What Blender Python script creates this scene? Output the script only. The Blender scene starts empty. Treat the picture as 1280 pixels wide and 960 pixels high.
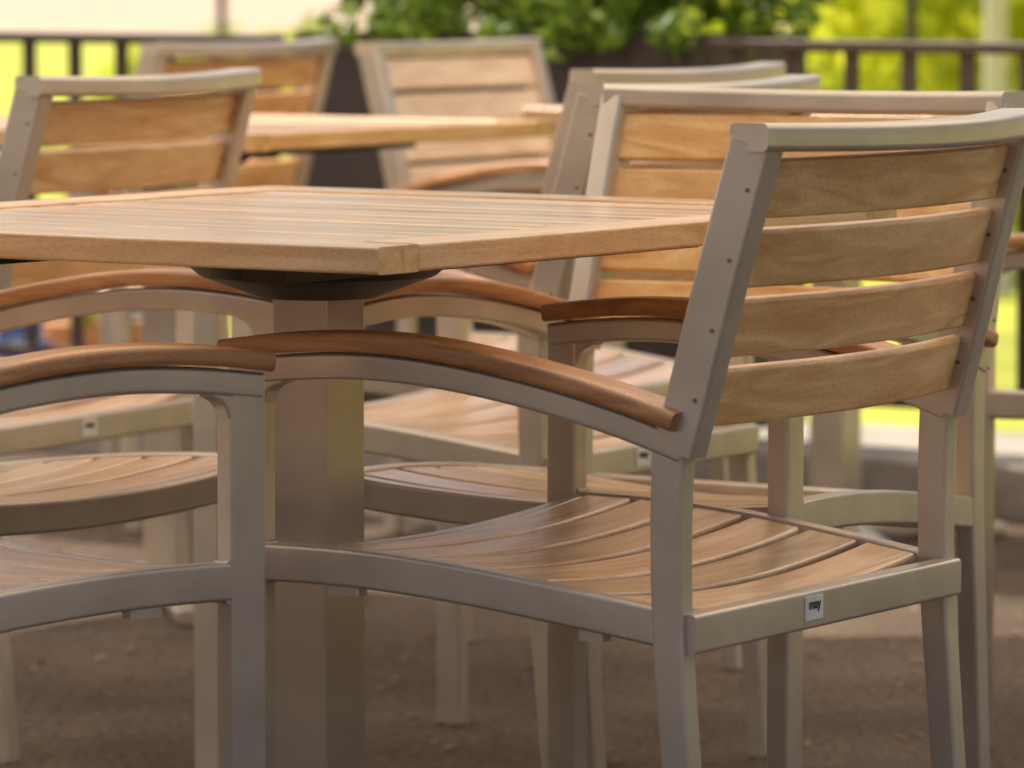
import bpy, math, random
import numpy as np
from mathutils import Vector, Matrix
random.seed(3); np.random.seed(3)
S=bpy.context.scene
# ---------------------------------------------------------------- materials
def newmat(name):
    m=bpy.data.materials.new(name); m.use_nodes=True
    nt=m.node_tree; b=nt.nodes['Principled BSDF']
    return m,nt,b
def N(nt,t,**k):
    n=nt.nodes.new(t)
    for a,v in k.items(): setattr(n,a,v)
    return n
def ramp(nt,stops):
    r=N(nt,'ShaderNodeValToRGB'); e=r.color_ramp.elements
    while len(e)<len(stops): e.new(0.5)
    for i,(p,c) in enumerate(stops):
        e[i].position=p; e[i].color=(*c,1)
    return r
def teak(name,scale,dark,light,rough=0.42,coat=0.25,croug=0.28,vlo=0.84,vhi=1.12):
    m,nt,b=newmat(name)
    tc=N(nt,'ShaderNodeTexCoord'); oi=N(nt,'ShaderNodeObjectInfo')
    geo=N(nt,'ShaderNodeNewGeometry')
    add=N(nt,'ShaderNodeVectorMath',operation='ADD')
    mul=N(nt,'ShaderNodeVectorMath',operation='SCALE'); 
    comb=N(nt,'ShaderNodeCombineXYZ')
    sm=N(nt,'ShaderNodeMath',operation='ADD')
    nt.links.new(oi.outputs['Random'],sm.inputs[0]); nt.links.new(geo.outputs['Random Per Island'],sm.inputs[1])
    for i in range(3): nt.links.new(sm.outputs[0],comb.inputs[i])
    nt.links.new(comb.outputs[0],mul.inputs[0]); mul.inputs['Scale'].default_value=13.7
    nt.links.new(tc.outputs['Object'],add.inputs[0]); nt.links.new(mul.outputs[0],add.inputs[1])
    mp=N(nt,'ShaderNodeMapping'); mp.inputs['Scale'].default_value=scale
    nt.links.new(add.outputs[0],mp.inputs[0])
    n1=N(nt,'ShaderNodeTexNoise'); n1.inputs['Scale'].default_value=1.0; n1.inputs['Detail'].default_value=6; n1.inputs['Distortion'].default_value=1.1
    nt.links.new(mp.outputs[0],n1.inputs[0])
    mid=tuple((a+c)/2 for a,c in zip(dark,light))
    r=ramp(nt,[(0.30,dark),(0.5,mid),(0.68,light)])
    nt.links.new(n1.outputs[0],r.inputs[0])
    mp2=N(nt,'ShaderNodeMapping'); mp2.inputs['Scale'].default_value=tuple(s*7 for s in scale)
    nt.links.new(add.outputs[0],mp2.inputs[0])
    n2=N(nt,'ShaderNodeTexNoise'); n2.inputs['Detail'].default_value=3
    nt.links.new(mp2.outputs[0],n2.inputs[0])
    r2=ramp(nt,[(0.35,(0.60,0.50,0.42)),(0.55,(1,1,1))])
    nt.links.new(n2.outputs[0],r2.inputs[0])
    mx=N(nt,'ShaderNodeMix',data_type='RGBA',blend_type='MULTIPLY'); mx.inputs[0].default_value=0.5
    nt.links.new(r.outputs[0],mx.inputs[6]); nt.links.new(r2.outputs[0],mx.inputs[7])
    hs=N(nt,'ShaderNodeHueSaturation')
    mr=N(nt,'ShaderNodeMapRange'); mr.inputs[3].default_value=vlo; mr.inputs[4].default_value=vhi
    nt.links.new(geo.outputs['Random Per Island'],mr.inputs[0]); nt.links.new(mr.outputs[0],hs.inputs['Value'])
    mr2=N(nt,'ShaderNodeMapRange'); mr2.inputs[3].default_value=0.92; mr2.inputs[4].default_value=1.12
    nt.links.new(oi.outputs['Random'],mr2.inputs[0]); nt.links.new(mr2.outputs[0],hs.inputs['Saturation'])
    nt.links.new(mx.outputs[2],hs.inputs['Color'])
    nt.links.new(hs.outputs[0],b.inputs['Base Color'])
    b.inputs['Roughness'].default_value=rough
    b.inputs['Coat Weight'].default_value=coat; b.inputs['Coat Roughness'].default_value=croug
    bp=N(nt,'ShaderNodeBump'); bp.inputs['Strength'].default_value=0.12; bp.inputs['Distance'].default_value=0.002
    nt.links.new(n2.outputs[0],bp.inputs['Height']); nt.links.new(bp.outputs[0],b.inputs['Normal'])
    return m
M_teakx=teak('teak_slat',(5,40,40),(0.66,0.34,0.12),(0.94,0.64,0.32))
M_pale=teak('sunlit_teak_slat',(5,40,40),(0.72,0.52,0.36),(0.94,0.78,0.60))  # same teak in a paler colour, standing for sun on the slats
M_teaky=teak('teak_arm',(45,5,45),(0.34,0.125,0.038),(0.66,0.33,0.12),coat=0.4)
M_seat=teak('teak_seat',(5,45,45),(0.54,0.31,0.15),(0.88,0.65,0.42),rough=0.36,coat=0.75,croug=0.2,vlo=0.74)
M_top=teak('teak_tabletop',(45,4,45),(0.62,0.33,0.125),(0.90,0.60,0.31),rough=0.33,coat=0.65,croug=0.16,vlo=0.62,vhi=1.10)
def metal(name,col,rough=0.42,met=0.35):
    m,nt,b=newmat(name)
    tc=N(nt,'ShaderNodeTexCoord')
    n=N(nt,'ShaderNodeTexNoise'); n.inputs['Scale'].default_value=9; n.inputs['Detail'].default_value=6
    nt.links.new(tc.outputs['Object'],n.inputs[0])
    r=ramp(nt,[(0.3,tuple(c*0.84 for c in col)),(0.7,tuple(min(1,c*1.1) for c in col))])
    nt.links.new(n.outputs[0],r.inputs[0]); nt.links.new(r.outputs[0],b.inputs['Base Color'])
    n2=N(nt,'ShaderNodeTexNoise'); n2.inputs['Scale'].default_value=900
    nt.links.new(tc.outputs['Object'],n2.inputs[0])
    bp=N(nt,'ShaderNodeBump'); bp.inputs['Strength'].default_value=0.1; bp.inputs['Distance'].default_value=0.0005
    nt.links.new(n2.outputs[0],bp.inputs['Height']); nt.links.new(bp.outputs[0],b.inputs['Normal'])
    b.inputs['Metallic'].default_value=met; b.inputs['Roughness'].default_value=rough
    return m
M_alu=metal('powdercoated_aluminium',(0.60,0.52,0.425),0.31,0.45)
M_dark=metal('dark_steel',(0.02,0.019,0.018),0.5,0.2)
M_rail=metal('brown_railing_paint',(0.085,0.06,0.05),0.5,0.2)
M_screw=metal('screw_steel',(0.22,0.19,0.16),0.4,0.6)
def plain(name,col,rough=0.6,var=0.12,scale=6):
    m,nt,b=newmat(name)
    tc=N(nt,'ShaderNodeTexCoord'); n=N(nt,'ShaderNodeTexNoise'); n.inputs['Scale'].default_value=scale; n.inputs['Detail'].default_value=7
    nt.links.new(tc.outputs['Object'],n.inputs[0])
    r=ramp(nt,[(0.3,tuple(c*(1-var) for c in col)),(0.7,tuple(min(1,c*(1+var)) for c in col))])
    nt.links.new(n.outputs[0],r.inputs[0]); nt.links.new(r.outputs[0],b.inputs['Base Color'])
    b.inputs['Roughness'].default_value=rough
    return m
M_label=plain('label_white',(0.75,0.74,0.7),0.4,0.03)
M_ink=plain('label_ink',(0.04,0.03,0.03),0.5)
M_planter=plain('planter_brown',(0.05,0.036,0.03),0.6)
M_conc=plain('kerb_concrete',(0.36,0.32,0.27),0.85,0.2,14)
M_blue=plain('blue_plastic',(0.05,0.12,0.4),0.4)
M_terra=plain('terracotta',(0.60,0.27,0.1),0.7)
M_white=plain('white_post_paint',(0.75,0.68,0.58),0.5,0.05)
M_bark=plain('bark',(0.12,0.085,0.06),0.9,0.3,20)
M_litter=plain('dry_leaf',(0.26,0.16,0.08),0.8,0.4,3)
def groundmat():
    m,nt,b=newmat('brown_asphalt')
    tc=N(nt,'ShaderNodeTexCoord')
    n=N(nt,'ShaderNodeTexNoise'); n.inputs['Scale'].default_value=1.9; n.inputs['Detail'].default_value=9; n.inputs['Roughness'].default_value=0.7
    v=N(nt,'ShaderNodeTexNoise'); v.inputs['Scale'].default_value=70; v.inputs['Detail'].default_value=5; v.inputs['Roughness'].default_value=0.7
    nt.links.new(tc.outputs['Object'],n.inputs[0]); nt.links.new(tc.outputs['Object'],v.inputs[0])
    r=ramp(nt,[(0.3,(0.085,0.058,0.042)),(0.5,(0.145,0.104,0.076)),(0.72,(0.22,0.165,0.125))]); nt.links.new(n.outputs[0],r.inputs[0])
    r2=ramp(nt,[(0.38,(0.28,0.25,0.23)),(0.52,(0.9,0.9,0.9)),(0.66,(1.0,0.97,0.9))]); nt.links.new(v.outputs[0],r2.inputs[0])
    mx=N(nt,'ShaderNodeMix',data_type='RGBA',blend_type='MULTIPLY'); mx.inputs[0].default_value=0.85
    nt.links.new(r.outputs[0],mx.inputs[6]); nt.links.new(r2.outputs[0],mx.inputs[7])
    nt.links.new(mx.outputs[2],b.inputs['Base Color']); b.inputs['Roughness'].default_value=0.85
    b.inputs['Specular IOR Level'].default_value=0.25
    bp=N(nt,'ShaderNodeBump'); bp.inputs['Strength'].default_value=0.9; bp.inputs['Distance'].default_value=0.008
    nt.links.new(v.outputs[0],bp.inputs['Height']); nt.links.new(bp.outputs[0],b.inputs['Normal'])
    return m
M_ground=groundmat()
M_grass=plain('grass',(0.46,0.48,0.04),0.9,0.4,1.2)
M_plaza=plain('plaza_paving',(0.56,0.43,0.30),0.9,0.12,0.4)
M_walk=plain('pavement',(0.38,0.33,0.27),0.9,0.3,3)
def leafmat(name,c1,c2,tr=0.45):
    m=bpy.data.materials.new(name); m.use_nodes=True; nt=m.node_tree; nt.nodes.clear()
    out=N(nt,'ShaderNodeOutputMaterial'); geo=N(nt,'ShaderNodeNewGeometry')
    r=ramp(nt,[(0.0,c1),(1.0,c2)]); nt.links.new(geo.outputs['Random Per Island'],r.inputs[0])
    d=N(nt,'ShaderNodeBsdfPrincipled'); d.inputs['Roughness'].default_value=0.5
    t=N(nt,'ShaderNodeBsdfTranslucent'); mx=N(nt,'ShaderNodeMixShader'); mx.inputs[0].default_value=tr
    nt.links.new(r.outputs[0],d.inputs['Base Color']); nt.links.new(r.outputs[0],t.inputs[0])
    nt.links.new(d.outputs[0],mx.inputs[1]); nt.links.new(t.outputs[0],mx.inputs[2]); nt.links.new(mx.outputs[0],out.inputs[0])
    return m
M_leaf=leafmat('planter_leaves',(0.045,0.12,0.012),(0.32,0.44,0.045),0.4)
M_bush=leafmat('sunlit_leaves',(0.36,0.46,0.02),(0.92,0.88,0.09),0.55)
M_tree=leafmat('tree_leaves',(0.05,0.10,0.015),(0.2,0.28,0.04),0.4)
m=bpy.data.materials.new('added_parasol_canvas'); m.use_nodes=True; nt=m.node_tree; nt.nodes.clear()  # translucent cloth of the added parasols, lets warm soft light through
o=N(nt,'ShaderNodeOutputMaterial'); d=N(nt,'ShaderNodeBsdfDiffuse'); t=N(nt,'ShaderNodeBsdfTranslucent'); mx=N(nt,'ShaderNodeMixShader')
d.inputs[0].default_value=(0.85,0.75,0.6,1); t.inputs[0].default_value=(0.99,0.88,0.71,1); mx.inputs[0].default_value=0.94
nt.links.new(d.outputs[0],mx.inputs[1]); nt.links.new(t.outputs[0],mx.inputs[2]); nt.links.new(mx.outputs[0],o.inputs[0]); M_canvas=m

# ---------------------------------------------------------------- geometry helpers
class MB:
    def __init__(s): s.v=[]; s.f=[]; 
    def sweep(s,pts,side,w,h,r=0.003,seg=3):
        pts=[Vector(p) for p in pts]; side=Vector(side).normalized()
        n0=len(pts); hs=list(h) if isinstance(h,(list,tuple)) else [h]*n0
        hm=min(hs); r=min(r,w/2.01,hm/2.01)
        cs=[]
        for sx,sy,a0 in ((1,1,0),(-1,1,90),(-1,-1,180),(1,-1,270)):
            for i in range(seg+1):
                a=math.radians(a0+90*i/seg); cs.append((sx,sy,r*math.cos(a),r*math.sin(a)))
        n=len(cs); base=len(s.v)
        for i,p in enumerate(pts):
            if i==0: t=pts[1]-p
            elif i==len(pts)-1: t=p-pts[-2]
            else: t=(pts[i+1]-p).normalized()+(p-pts[i-1]).normalized()
            t.normalize(); sd=(side-t*side.dot(t)).normalized(); nn=t.cross(sd)
            for sx,sy,a,b in cs: s.v.append(tuple(p+sd*(sx*(w/2-r)+a)+nn*(sy*(hs[i]/2-r)+b)))
        for i in range(len(pts)-1):
            for j in range(n):
                a=base+i*n+j; b=base+i*n+(j+1)%n
                s.f.append((a,b,b+n,a+n))
        s.f.append(tuple(base+j for j in range(n))[::-1])
        e=base+(len(pts)-1)*n; s.f.append(tuple(e+j for j in range(n)))
    def box(s,c,d,r=0.002):
        c=Vector(c); s.sweep([c-Vector((0,0,d[2]/2)),c+Vector((0,0,d[2]/2))],(1,0,0),d[0],d[1],r)
    def cyl(s,p0,p1,r0,r1=None,n=16):
        r1=r0 if r1 is None else r1
        p0=Vector(p0);p1=Vector(p1);t=(p1-p0).normalized()
        a=t.orthogonal().normalized(); b=t.cross(a); base=len(s.v)
        for p,r in ((p0,r0),(p1,r1)):
            for i in range(n):
                x=2*math.pi*i/n; s.v.append(tuple(p+a*r*math.cos(x)+b*r*math.sin(x)))
        for i in range(n): s.f.append((base+i,base+(i+1)%n,base+n+(i+1)%n,base+n+i))
        s.f.append(tuple(base+i for i in range(n))[::-1]); s.f.append(tuple(base+n+i for i in range(n)))
    def taper(s,k):
        s.v=[(x+ (1 if x>0 else -1)*min(1,abs(x)/0.2)*k*y*0.262,y,z) for x,y,z in s.v]
    def mesh(s,name,mat,smooth=True):
        me=bpy.data.meshes.new(name); me.from_pydata(s.v,[],s.f); me.update()
        me.materials.append(mat)
        if smooth:
            for p in me.polygons: p.use_smooth=True
            me.set_sharp_from_angle(angle=math.radians(40))
        return me
def obj(name,me,parent=None,wn=False):
    o=bpy.data.objects.new(name,me); S.collection.objects.link(o)
    if parent: o.parent=parent
    if wn:
        m=o.modifiers.new('wn','WEIGHTED_NORMAL'); m.keep_sharp=True; m.weight=90
    return o
def empty(name,loc=(0,0,0),rz=0):
    o=bpy.data.objects.new(name,None); S.collection.objects.link(o); o.location=loc; o.rotation_euler=(0,0,rz); o.empty_display_size=0.1
    return o
def interp(tab,x):
    xs=[a for a,_ in tab]; ys=[b for _,b in tab]
    return float(np.interp(x,xs,ys))
def smooth(tab,n):
    a=np.array(tab,float); tt=np.linspace(0,len(a)-1,n)
    out=[]
    for x in tt:
        i=int(min(x,len(a)-2)); u=x-i
        p0=a[max(i-1,0)];p1=a[i];p2=a[i+1];p3=a[min(i+2,len(a)-1)]
        out.append(0.5*((2*p1)+(-p0+p2)*u+(2*p0-5*p1+4*p2-p3)*u*u+(-p0+3*p1-3*p2+p3)*u**3))
    return out

# ---------------------------------------------------------------- chair
HX=0.262; FY=0.224; RY=-0.215; TP=0.22
rail_tab=[(-0.235,0.405),(-0.12,0.420),(0,0.434),(0.12,0.442),(0.235,0.442)]
POST=[(-0.225,0.566),(-0.240,0.620),(-0.261,0.70),(-0.282,0.775),(-0.301,0.842)]
def railz(y): return interp(rail_tab,y)
frame=MB()
for sx in (-1,1):
    x=sx*HX
    frame.sweep([(x,FY,0.004),(x,FY,0.3),(x,FY,0.626)],(1,0,0),0.025,0.037,0.004)
    leg=smooth([(-0.252,0.004),(-0.242,0.12),(-0.229,0.27),(-0.219,0.40),(-0.217,0.5),(-0.220,0.588)],22)
    frame.sweep([(x,a,b) for a,b in leg],(1,0,0),0.024,[0.027+0.006*i/21 for i in range(22)],0.004)
    post=smooth(POST,14)
    frame.sweep([(x,a,b) for a,b in post],(1,0,0),0.028,0.041,0.004)
    arm=smooth([(0.239,0.620),(0.17,0.628),(0.09,0.631),(0.0,0.624),(-0.09,0.609),(-0.17,0.590),(-0.234,0.570)],26)
    frame.sweep([(x,a,b-0.002) for a,b in arm],(1,0,0),0.027,0.024,0.004)
    g=smooth([(FY-0.014,0.592),(FY-0.018,0.603),(FY-0.026,0.611),(FY-0.038,0.616)],8)
    frame.sweep([(x,a,b) for a,b in g],(1,0,0),0.022,0.012,0.003)
    sr=smooth(rail_tab,20)
    frame.sweep([(x,min(max(a,RY-0.012),0.225),b) for a,b in sr],(1,0,0),0.022,0.035,0.004)
    frame.box((x,0.12,railz(0.12)-0.021),(0.016,0.034,0.010),0.003)
    frame.box((x,-0.14,railz(-0.14)-0.021),(0.016,0.026,0.010),0.003)
    for zz in (-1,1): frame.cyl((x-0.010,FY-0.0190,0.442+zz*0.0165),(x+0.010,FY-0.0190,0.442+zz*0.0165),0.0035,n=8)
    frame.cyl((x,FY,0),(x,FY,0.006),0.011); frame.cyl((x,-0.252,0),(x,-0.252,0.006),0.011)
frame.sweep([(-HX-0.004,-0.232,0.403),(0,-0.232,0.403),(HX+0.004,-0.232,0.403)],(0,1,0),0.024,0.036,0.004)
def sagx(x): return 0.016*(1-(x/HX)**2)
fr=[(x,0.205,0.440-sagx(x)*0.9) for x in np.linspace(-HX,HX,21)]
frame.sweep(fr,(0,1,0),0.020,0.033,0.004)
lean=Vector((0,-0.076,0.262)).normalized()
def bow(x): return 0.036*(1-(x/HX)**2)
tr=[(x,-0.304-bow(x),0.846-0.10*bow(x)) for x in np.linspace(-HX-0.014,HX+0.014,25)]
frame.sweep(tr,(0,1,0),0.046,0.025,0.006)
frame.taper(TP)
me_frame=frame.mesh('chair_frame',M_alu)
def posty(z): return float(np.interp(z,[b for a,b in POST],[a for a,b in POST]))
sl=MB(); ZS=[0.6135+k*0.0622 for k in range(4)]
for zc in ZS:
    yc=posty(zc)+0.003; L=HX-0.011
    sl.sweep([(x,yc-bow(x)*0.9,zc) for x in np.linspace(-L,L,19)],lean,0.0545,0.013,0.004)
sl.taper(TP)
me_back=sl.mesh('back_slats',M_teakx)
ss=MB()
for k in range(6):
    yc=0.165-k*0.0672
    z0=railz(yc)+0.0085; dzdy=(railz(yc+0.03)-railz(yc-0.03))/0.06
    L=HX-0.0115
    ss.sweep([(x,yc,z0-sagx(x)) for x in np.linspace(-L,L,19)],(0,1,dzdy),0.0585,0.015,0.004)
ss.taper(TP)
me_seat=ss.mesh('seat_slats',M_seat)
ar=MB()
for sx in (-1,1):
    a=smooth([(0.243,0.6345),(0.185,0.642),(0.11,0.646),(0.03,0.643),(-0.06,0.630),(-0.15,0.611),(-0.232,0.588)],26)
    ar.sweep([(sx*(HX+0.003),p,q+0.006) for p,q in a],(1,0,0),0.048,0.018,0.006,4)
ar.taper(TP)
me_arm=ar.mesh('armrest_caps',M_teaky)
sc=MB()
for sx in (-1,1):
    for zc in ZS:
        yc=posty(zc)
        for q in (1,-1):
            xx=sx*HX+q*0.0135
            sc.cyl((xx,yc-0.010,zc),(xx+q*0.0014,yc-0.010,zc),0.0021,n=10)
sc.taper(TP)
me_screw=sc.mesh('screws',M_screw)
lb=MB(); lb.box((0,-0.2446,0.405),(0.033,0.0016,0.022),0.0007)
me_label=lb.mesh('label',M_label)
cu=bpy.data.curves.new('txt','FONT'); cu.body='may'; cu.size=0.0135; cu.align_x='CENTER'; cu.extrude=0.0002; cu.offset=0.0003
to=bpy.data.objects.new('txt',cu); S.collection.objects.link(to)
dg=bpy.context.evaluated_depsgraph_get(); me_txt=bpy.data.meshes.new_from_object(to.evaluated_get(dg)); me_txt.materials.clear(); me_txt.materials.append(M_ink)
bpy.data.objects.remove(to)
me_txt.transform(Matrix.Translation((0,-0.2458,0.4045))@Matrix.Rotation(math.pi/2,4,'X'))

def chair(x,y,facing_deg,pale=False):
    e=empty('patio_armchair',(x,y,0),math.radians(facing_deg-90))
    obj('frame',me_frame,e,True); bs=obj('back_slats',me_back,e,True); obj('seat_slats',me_seat,e,True)
    if pale: bs.material_slots[0].link='OBJECT'; bs.material_slots[0].material=M_pale  # sunlit look put into the back slat colour
    obj('armrest_caps',me_arm,e,True); obj('screws',me_screw,e)
    l=obj('label',me_label,e); t=obj('label_text',me_txt,e)
    l.location.x=t.location.x=-0.04
    return e
U1=55.6; U2=145.6
chair(0.095,4.71,U2+1.5)        # main
chair(-0.590,4.53,38)        # left near
chair(-0.600,5.29,U2+180)    # left far, opposite
chair(0.165,5.27,237)
chair(-0.738,6.47,152)
chair(-0.03,6.10,U2+3)
chair(-0.03,6.88,U2+3)
chair(-0.73,9.0,U2)
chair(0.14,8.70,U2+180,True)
chair(0.93,6.35,U2)
chair(-1.25,7.3,U1)
chair(1.45,7.6,U2)

# ---------------------------------------------------------------- tables
def make_table_mesh(a,b):
    t=MB(); th=0.0245; z=0.75-th/2; bw=0.062
    for sx in (-1,1):
        x=sx*(a/2-bw/2); t.sweep([(x,-b/2,z),(x,b/2,z)],(1,0,0),bw,th,0.003)
    inner=a-2*bw-0.004; n=int(round(inner/0.062)); pitch=inner/n
    for i in range(n):
        x=-inner/2+pitch*(i+0.5); tl=random.uniform(-0.006,0.006)
        t.sweep([(x,-b/2+bw,z-0.0010),(x,b/2-bw,z-0.0010)],(1,0,tl),pitch-0.0075,th-0.003,0.0035)
    t2=MB()
    for sy in (-1,1):
        y=sy*(b/2-bw/2); t2.sweep([(-a/2+bw+0.0005,y,z+0.0003),(a/2-bw-0.0005,y,z+0.0003)],(0,1,0),bw,th,0.003)
    s=MB()
    for y in (-b/4,b/4): s.sweep([(-a/2+0.1,y,0.713),(a/2-0.1,y,0.713)],(0,1,0),0.05,0.014,0.002)
    s.cyl((0,0,0.666),(0,0,0.688),0.058,0.118,36); s.cyl((0,0,0.688),(0,0,0.719),0.118,0.155,36)
    c=MB(); c.sweep([(0,0,0.02),(0,0,0.35),(0,0,0.68)],(1,0,0),0.067,0.067,0.004)
    for ang in (45,135):
        d=Vector((math.cos(math.radians(ang)),math.sin(math.radians(ang)),0))
        c.sweep([-d*0.30+Vector((0,0,0.013)),-d*0.1+Vector((0,0,0.022)),d*0.1+Vector((0,0,0.022)),d*0.30+Vector((0,0,0.013))],d.cross(Vector((0,0,1))),0.06+ang*0.00002,0.02,0.004)
    return t.mesh('top_boards',M_top),t2.mesh('end_boards',M_teakx),s.mesh('mount',M_dark),c.mesh('pedestal',M_alu)
def table(x,y,a,b):
    e=empty('patio_table',(x,y,0),math.radians(U1))
    for n,me in zip(('top_boards','end_boards','mounting_plate','pedestal'),make_table_mesh(a,b)): obj(n,me,e,True)
table(-0.193,4.933,0.905,0.804)
table(-0.53,7.71,0.805,0.905)
table(0.56,8.55,0.75,0.8)
table(1.35,5.75,0.8,0.8)

# ---------------------------------------------------------------- railing / kerb / planter
u2=Vector((math.cos(math.radians(U2)),math.sin(math.radians(U2)),0)); u1=Vector((math.cos(math.radians(U1)),math.sin(math.radians(U1)),0))
def RP(s,off=0,z=0): 
    p=Vector((0,9.6,0))+u2*s+u1*off; return (p.x,p.y,z)
k=MB(); k.sweep([RP(-9,0,0.04),RP(9,0,0.04)],u1,0.20,0.11,0.01); obj('kerb',k.mesh('kerb',M_conc))
def railing(s0,s1):
    r=MB()
    r.sweep([RP(s0,0,0.842),RP(s1,0,0.842)],u1,0.055,0.022,0.004)
    r.sweep([RP(s0,0,0.19),RP(s1,0,0.19)],u1,0.03,0.024,0.003)
    s=s0+0.03; i=0
    while s<s1:
        if i%12==0: r.sweep([RP(s,0,0.09),RP(s,0,0.835)],u1,0.045,0.045,0.003)
        else: r.sweep([RP(s,0,0.185),RP(s,0,0.835)],u1,0.016,0.026,0.002)
        s+=0.122; i+=1
    return obj('metal_railing',r.mesh('railing',M_rail))
railing(0.57,7.5); railing(-7.5,-0.46)
e=empty('planter_box')
p=MB(); pl0,pl1=-0.44,0.50
def pbox(c,L,D,z0,z1,r=0.004): p.sweep([RP(c[0],c[1],z0),RP(c[0],c[1],z1)],u2,L,D,r)
cs=(pl0+pl1)/2; L=pl1-pl0
pbox((cs,-0.02),L,0.03,0.10,0.86); pbox((cs,0.36),L,0.03,0.10,0.858); 
pbox((pl0+0.015,0.17),0.03,0.345,0.101,0.859); pbox((pl1-0.015,0.17),0.03,0.345,0.101,0.859)
for zz in (0.3,0.5,0.7): p.sweep([RP(pl0-0.004,-0.038,zz),RP(pl1+0.004,-0.038,zz)],u1,0.008,0.006,0.001)
obj('box',p.mesh('planter',M_planter),e)
so=MB(); so.sweep([RP(cs,0.17,0.7),RP(cs,0.17,0.82)],u2,L-0.07,0.34,0.002); obj('soil',so.mesh('soil',M_bark),e)

def leaves(name,mat,centers,n,size,zsq=1.0,zmin=0.02):
    v=[];f=[]
    C=np.array(centers); w=C[:,3]**2; w=w/w.sum()
    idx=np.random.choice(len(C),n,p=w)
    d=np.random.normal(size=(n,3)); d/=np.linalg.norm(d,axis=1)[:,None]
    rr=C[idx,3]*(0.45+0.6*np.random.rand(n)**0.6)
    P=C[idx,:3]+d*rr[:,None]*np.array([1,1,zsq]); P[:,2]=np.maximum(P[:,2],zmin)
    for i in range(n):
        s=size*(0.6+0.8*random.random())
        nn=Vector(d[i])+Vector(np.random.normal(size=3)*0.6); nn.normalize()
        a=nn.orthogonal().normalized(); a.rotate(Matrix.Rotation(random.random()*6.28,3,nn)); b=nn.cross(a)
        q=Vector(P[i]); k0=len(v)
        v+= [tuple(q-a*s),tuple(q-a*s*0.2+b*s*0.45+nn*s*0.1),tuple(q+a*s),tuple(q-a*s*0.2-b*s*0.45+nn*s*0.1)]
        f.append((k0,k0+1,k0+2,k0+3))
    me=bpy.data.meshes.new(name); me.from_pydata(v,[],f); me.materials.append(mat)
    return me
cl=[]
for i in range(36):
    q=RP(random.uniform(pl0-0.06,pl1-0.10),random.uniform(-0.06,0.36),random.uniform(0.88,1.1)); cl.append((*q,random.uniform(0.05,0.11)))
for i in range(8):
    q=RP(random.uniform(pl0-0.02,pl1-0.1),-0.07,random.uniform(0.84,0.88)); cl.append((*q,0.04))
obj('foliage',leaves('fol',M_leaf,cl,6000,0.020),e)

def pot(x,y,r,h):
    e=empty('flower_pot',(x,y,0))
    b=MB(); b.cyl((0,0,0),(0,0,h),r*0.72,r,20); b.cyl((0,0,h-0.03),(0,0,h+0.005),r*1.1,r*1.12,20); obj('pot',b.mesh('pot',M_terra),e)
    obj('plant',leaves('pp',M_bush,[(0,0,h+0.12,0.14),(0.06,0.03,h+0.2,0.1),(-0.06,0,h+0.2,0.09)],400,0.03),e)
pot(-0.12,10.15,0.13,0.2); pot(0.14,10.2,0.11,0.17); pot(-0.9,10.9,0.12,0.2)
def crate(x,y,rz):
    e=MB(); w,d,h=0.42,0.3,0.2
    for z in (0.02,0.08,0.14,0.2):
        e.sweep([(-w/2,-d/2,z),(w/2,-d/2,z)],(0,1,0),0.012,0.035,0.002); e.sweep([(-w/2,d/2,z),(w/2,d/2,z)],(0,1,0),0.012,0.035,0.002)
        e.sweep([(-w/2,-d/2,z),(-w/2,d/2,z)],(1,0,0),0.0125,0.0355,0.002); e.sweep([(w/2,-d/2,z),(w/2,d/2,z)],(1,0,0),0.0125,0.0355,0.002)
    for sx in(-1,1):
        for sy in(-1,1): e.box((sx*w/2,sy*d/2,0.11),(0.025,0.025,0.222))
    e.box((0,0,0.012),(w-0.01,d-0.01,0.014))
    o=obj('plastic_crate',e.mesh('crate',M_blue)); o.location=(x,y,0.006); o.rotation_euler[2]=rz
crate(-0.32,10.35,0.5); crate(-1.0,11.6,0.2)

# ---------------------------------------------------------------- ground sheets
def sheet(name,pts,z,mat):
    me=bpy.data.meshes.new(name); me.from_pydata([(a,b,z) for a,b in pts],[],[tuple(range(len(pts)))]); me.materials.append(mat); return obj(name,me)
sheet('ground',[(-400,-60),(400,-60),(400,900),(-400,900)],-0.03,M_plaza)
a0,a1=RP(12,-14)[:2],RP(-12,-14)[:2]; b0,b1=RP(12,-0.05)[:2],RP(-12,-0.05)[:2]
sheet('terrace_paving',[a1,b1,b0,a0],0.0,M_ground)
c0,c1=RP(30,0.05)[:2],RP(-30,0.05)[:2]; d0,d1=RP(30,1.3)[:2],RP(-30,1.3)[:2]
sheet('pavement',[c1,d1,d0,c0],0.004,M_walk)
g0,g1=RP(60,1.3)[:2],RP(-60,1.3)[:2]; h0,h1=RP(60,45)[:2],RP(-60,45)[:2]
sheet('lawn',[g1,h1,h0,g0],-0.012,M_grass)
v=[];f=[]
for i in range(2600):
    x=random.uniform(-1.6,1.6); y=random.uniform(3.5,9.4); s=random.uniform(0.002,0.009) if random.random()<0.85 else random.uniform(0.010,0.018)
    a=random.random()*6.28; c_,s_=math.cos(a)*s,math.sin(a)*s; k0=len(v); z=0.003
    v+=[(x-c_,y-s_,z),(x+s_*0.5,y-c_*0.5,z+s*0.3),(x+c_,y+s_,z+random.random()*s*0.5),(x-s_*0.5,y+c_*0.5,z+s*0.25)]; f.append((k0,k0+1,k0+2,k0+3))
me=bpy.data.meshes.new('litter'); me.from_pydata(v,[],f); me.materials.append(M_litter); obj('leaf_litter',me)

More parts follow.
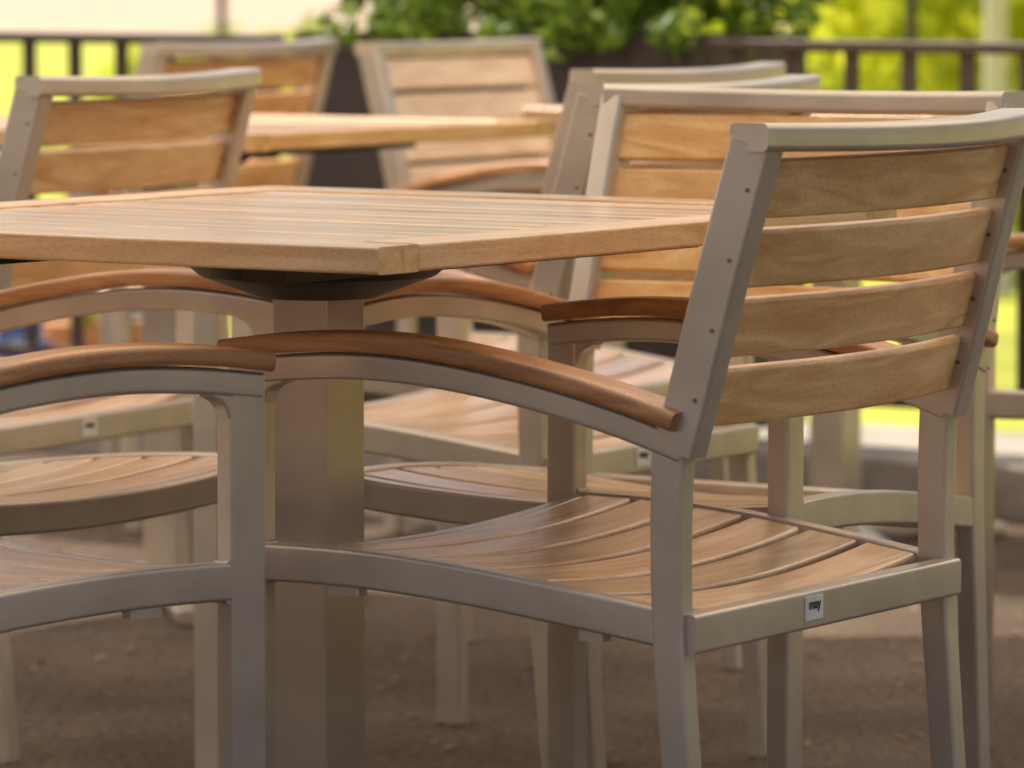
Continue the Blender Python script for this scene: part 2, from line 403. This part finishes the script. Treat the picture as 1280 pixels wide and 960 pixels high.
def shrub(name,x,y,r,h,n,size,mat=M_bush):
    e=empty(name,(x,y,0)); c=[]
    for i in range(16):
        a=random.random()*6.28; q=random.random()**0.5*r
        c.append((q*math.cos(a),q*math.sin(a),random.uniform(0.15,h),random.uniform(0.2,0.45)*r))
    obj('foliage',leaves('sh',mat,c,n,size),e)
    b=MB()
    for i in range(6):
        a=random.random()*6.28; b.cyl((0,0,0),(math.cos(a)*r*0.6,math.sin(a)*r*0.6,h*0.8),0.03,0.008,6)
    obj('stems',b.mesh('st',M_bark),e)
for (x,y,r,h) in [(1.9,16,0.8,1.0),(3.1,18,1.1,1.4),(4.6,17,1.2,1.6),(1.5,21,0.9,0.9),(2.6,24,1.3,1.4),(4.4,25,1.5,2.0),(-1.6,30,0.8,0.3),(-4.6,22,1.1,0.9),(6.3,21,1.6,2.2)]:
    shrub('shrub',x,y,r,h,2000,0.08)
def tree(x,y,h,r):
    e=empty('deciduous_tree',(x,y,0)); b=MB()
    b.cyl((0,0,-0.02),(0.05,0,h*0.45),0.16,0.11,12)
    c=[]
    for i in range(9):
        a=i*0.7+random.random()*0.4; L=r*random.uniform(0.5,1)
        p1=(0.05+math.cos(a)*L,math.sin(a)*L,h*random.uniform(0.6,0.95)); b.cyl((0.05,0,h*random.uniform(0.35,0.45)),p1,0.06,0.02,7)
        for j in range(3): c.append((p1[0]+random.uniform(-.6,.6),p1[1]+random.uniform(-.6,.6),p1[2]+random.uniform(-.5,.6),random.uniform(0.6,1.1)))
    obj('trunk',b.mesh('tr',M_bark),e); obj('crown',leaves('cr',M_tree,c,2500,0.16,zmin=h*0.35),e)
for x,y,h,r in [(-14,44,8,3),(12,38,8,3),(17,45,9,3.5),(-22,55,10,4),(24,52,10,4)]:
    tree(x,y,h,r)
def post(name,x,y,r,h,mat):
    b=MB(); b.cyl((x,y,0),(x,y,h),r,r*0.8,14); b.cyl((x,y,0),(x,y,0.15),r*1.5,r*1.4,14); b.cyl((x,y,h),(x,y,h+0.25),r*1.2,r*2.4,14); b.cyl((x,y,h+0.25),(x,y,h+0.33),r*2.4,r*0.5,14)
    obj(name,b.mesh(name,mat))
post('lamp_post',1.22,15.2,0.02,3.2,M_rail); post('lamp_post',-1.05,18,0.018,3.4,M_rail); post('bollard_light',1.45,14.9,0.04,1.3,M_white)

def shade_parasol(x,y,w=4.7,dz=0):  # unseen parasol, added to shade the terrace and soften the sun
    e=empty('added_shade_parasol',(x,y,0)); z0,z1=2.5+dz,3.15+dz; h=w/2
    v=[(0,0,z1),(-h,-h,z0),(h,-h,z0),(h,h,z0),(-h,h,z0),(0,-h,z0+.03),(h,0,z0+.03),(0,h,z0+.03),(-h,0,z0+.03)]
    f=[(0,1,5),(0,5,2),(0,2,6),(0,6,3),(0,3,7),(0,7,4),(0,4,8),(0,8,1)]
    me=bpy.data.meshes.new('canopy'); me.from_pydata(v,[],f); me.materials.append(M_canvas); obj('canopy',me,e)
    b=MB(); b.cyl((0,0,0.05),(0,0,z1+0.08),0.03); b.cyl((0,0,0),(0,0,0.07),0.35,0.33,28)
    for q in v[1:]: b.cyl((0,0,z1-0.03),(q[0],q[1],q[2]-0.015),0.008,n=6)
    obj('pole',b.mesh('pole',M_alu),e)
shade_parasol(-2.6,6.25); shade_parasol(1.95,6.25,4.7,0.12)

# ---------------------------------------------------------------- light
el,az=math.radians(56),math.radians(-40)   # azimuth from +Y toward +X
w=bpy.data.worlds.new('World'); S.world=w; w.use_nodes=True; nt=w.node_tree
sky=nt.nodes.new('ShaderNodeTexSky'); sky.sky_type='NISHITA'; sky.sun_disc=False; sky.sun_elevation=el; sky.sun_rotation=az; sky.dust_density=5.0
nt.links.new(sky.outputs[0],nt.nodes['Background'].inputs[0]); nt.nodes['Background'].inputs[1].default_value=0.15
ld=bpy.data.lights.new('sun','SUN'); ld.energy=5; ld.angle=math.radians(0.5); ld.color=(1,0.91,0.75)
lo=bpy.data.objects.new('sun',ld); S.collection.objects.link(lo)
d=Vector((math.sin(az)*math.cos(el),math.cos(az)*math.cos(el),math.sin(el)))
lo.rotation_euler=d.to_track_quat('Z','Y').to_euler()
# ---------------------------------------------------------------- camera
cd=bpy.data.cameras.new('camera'); cd.lens=174.4; cd.sensor_width=36; cd.clip_end=3000; cd.clip_start=0.1
cd.dof.use_dof=True; cd.dof.focus_distance=4.7; cd.dof.aperture_fstop=8
co=bpy.data.objects.new('camera',cd); S.collection.objects.link(co); co.location=(0,0,1.0)
co.rotation_euler=(math.radians(90-4.88),0,0); S.camera=co
S.view_settings.view_transform='Standard'; S.view_settings.look='None'; S.view_settings.exposure=0
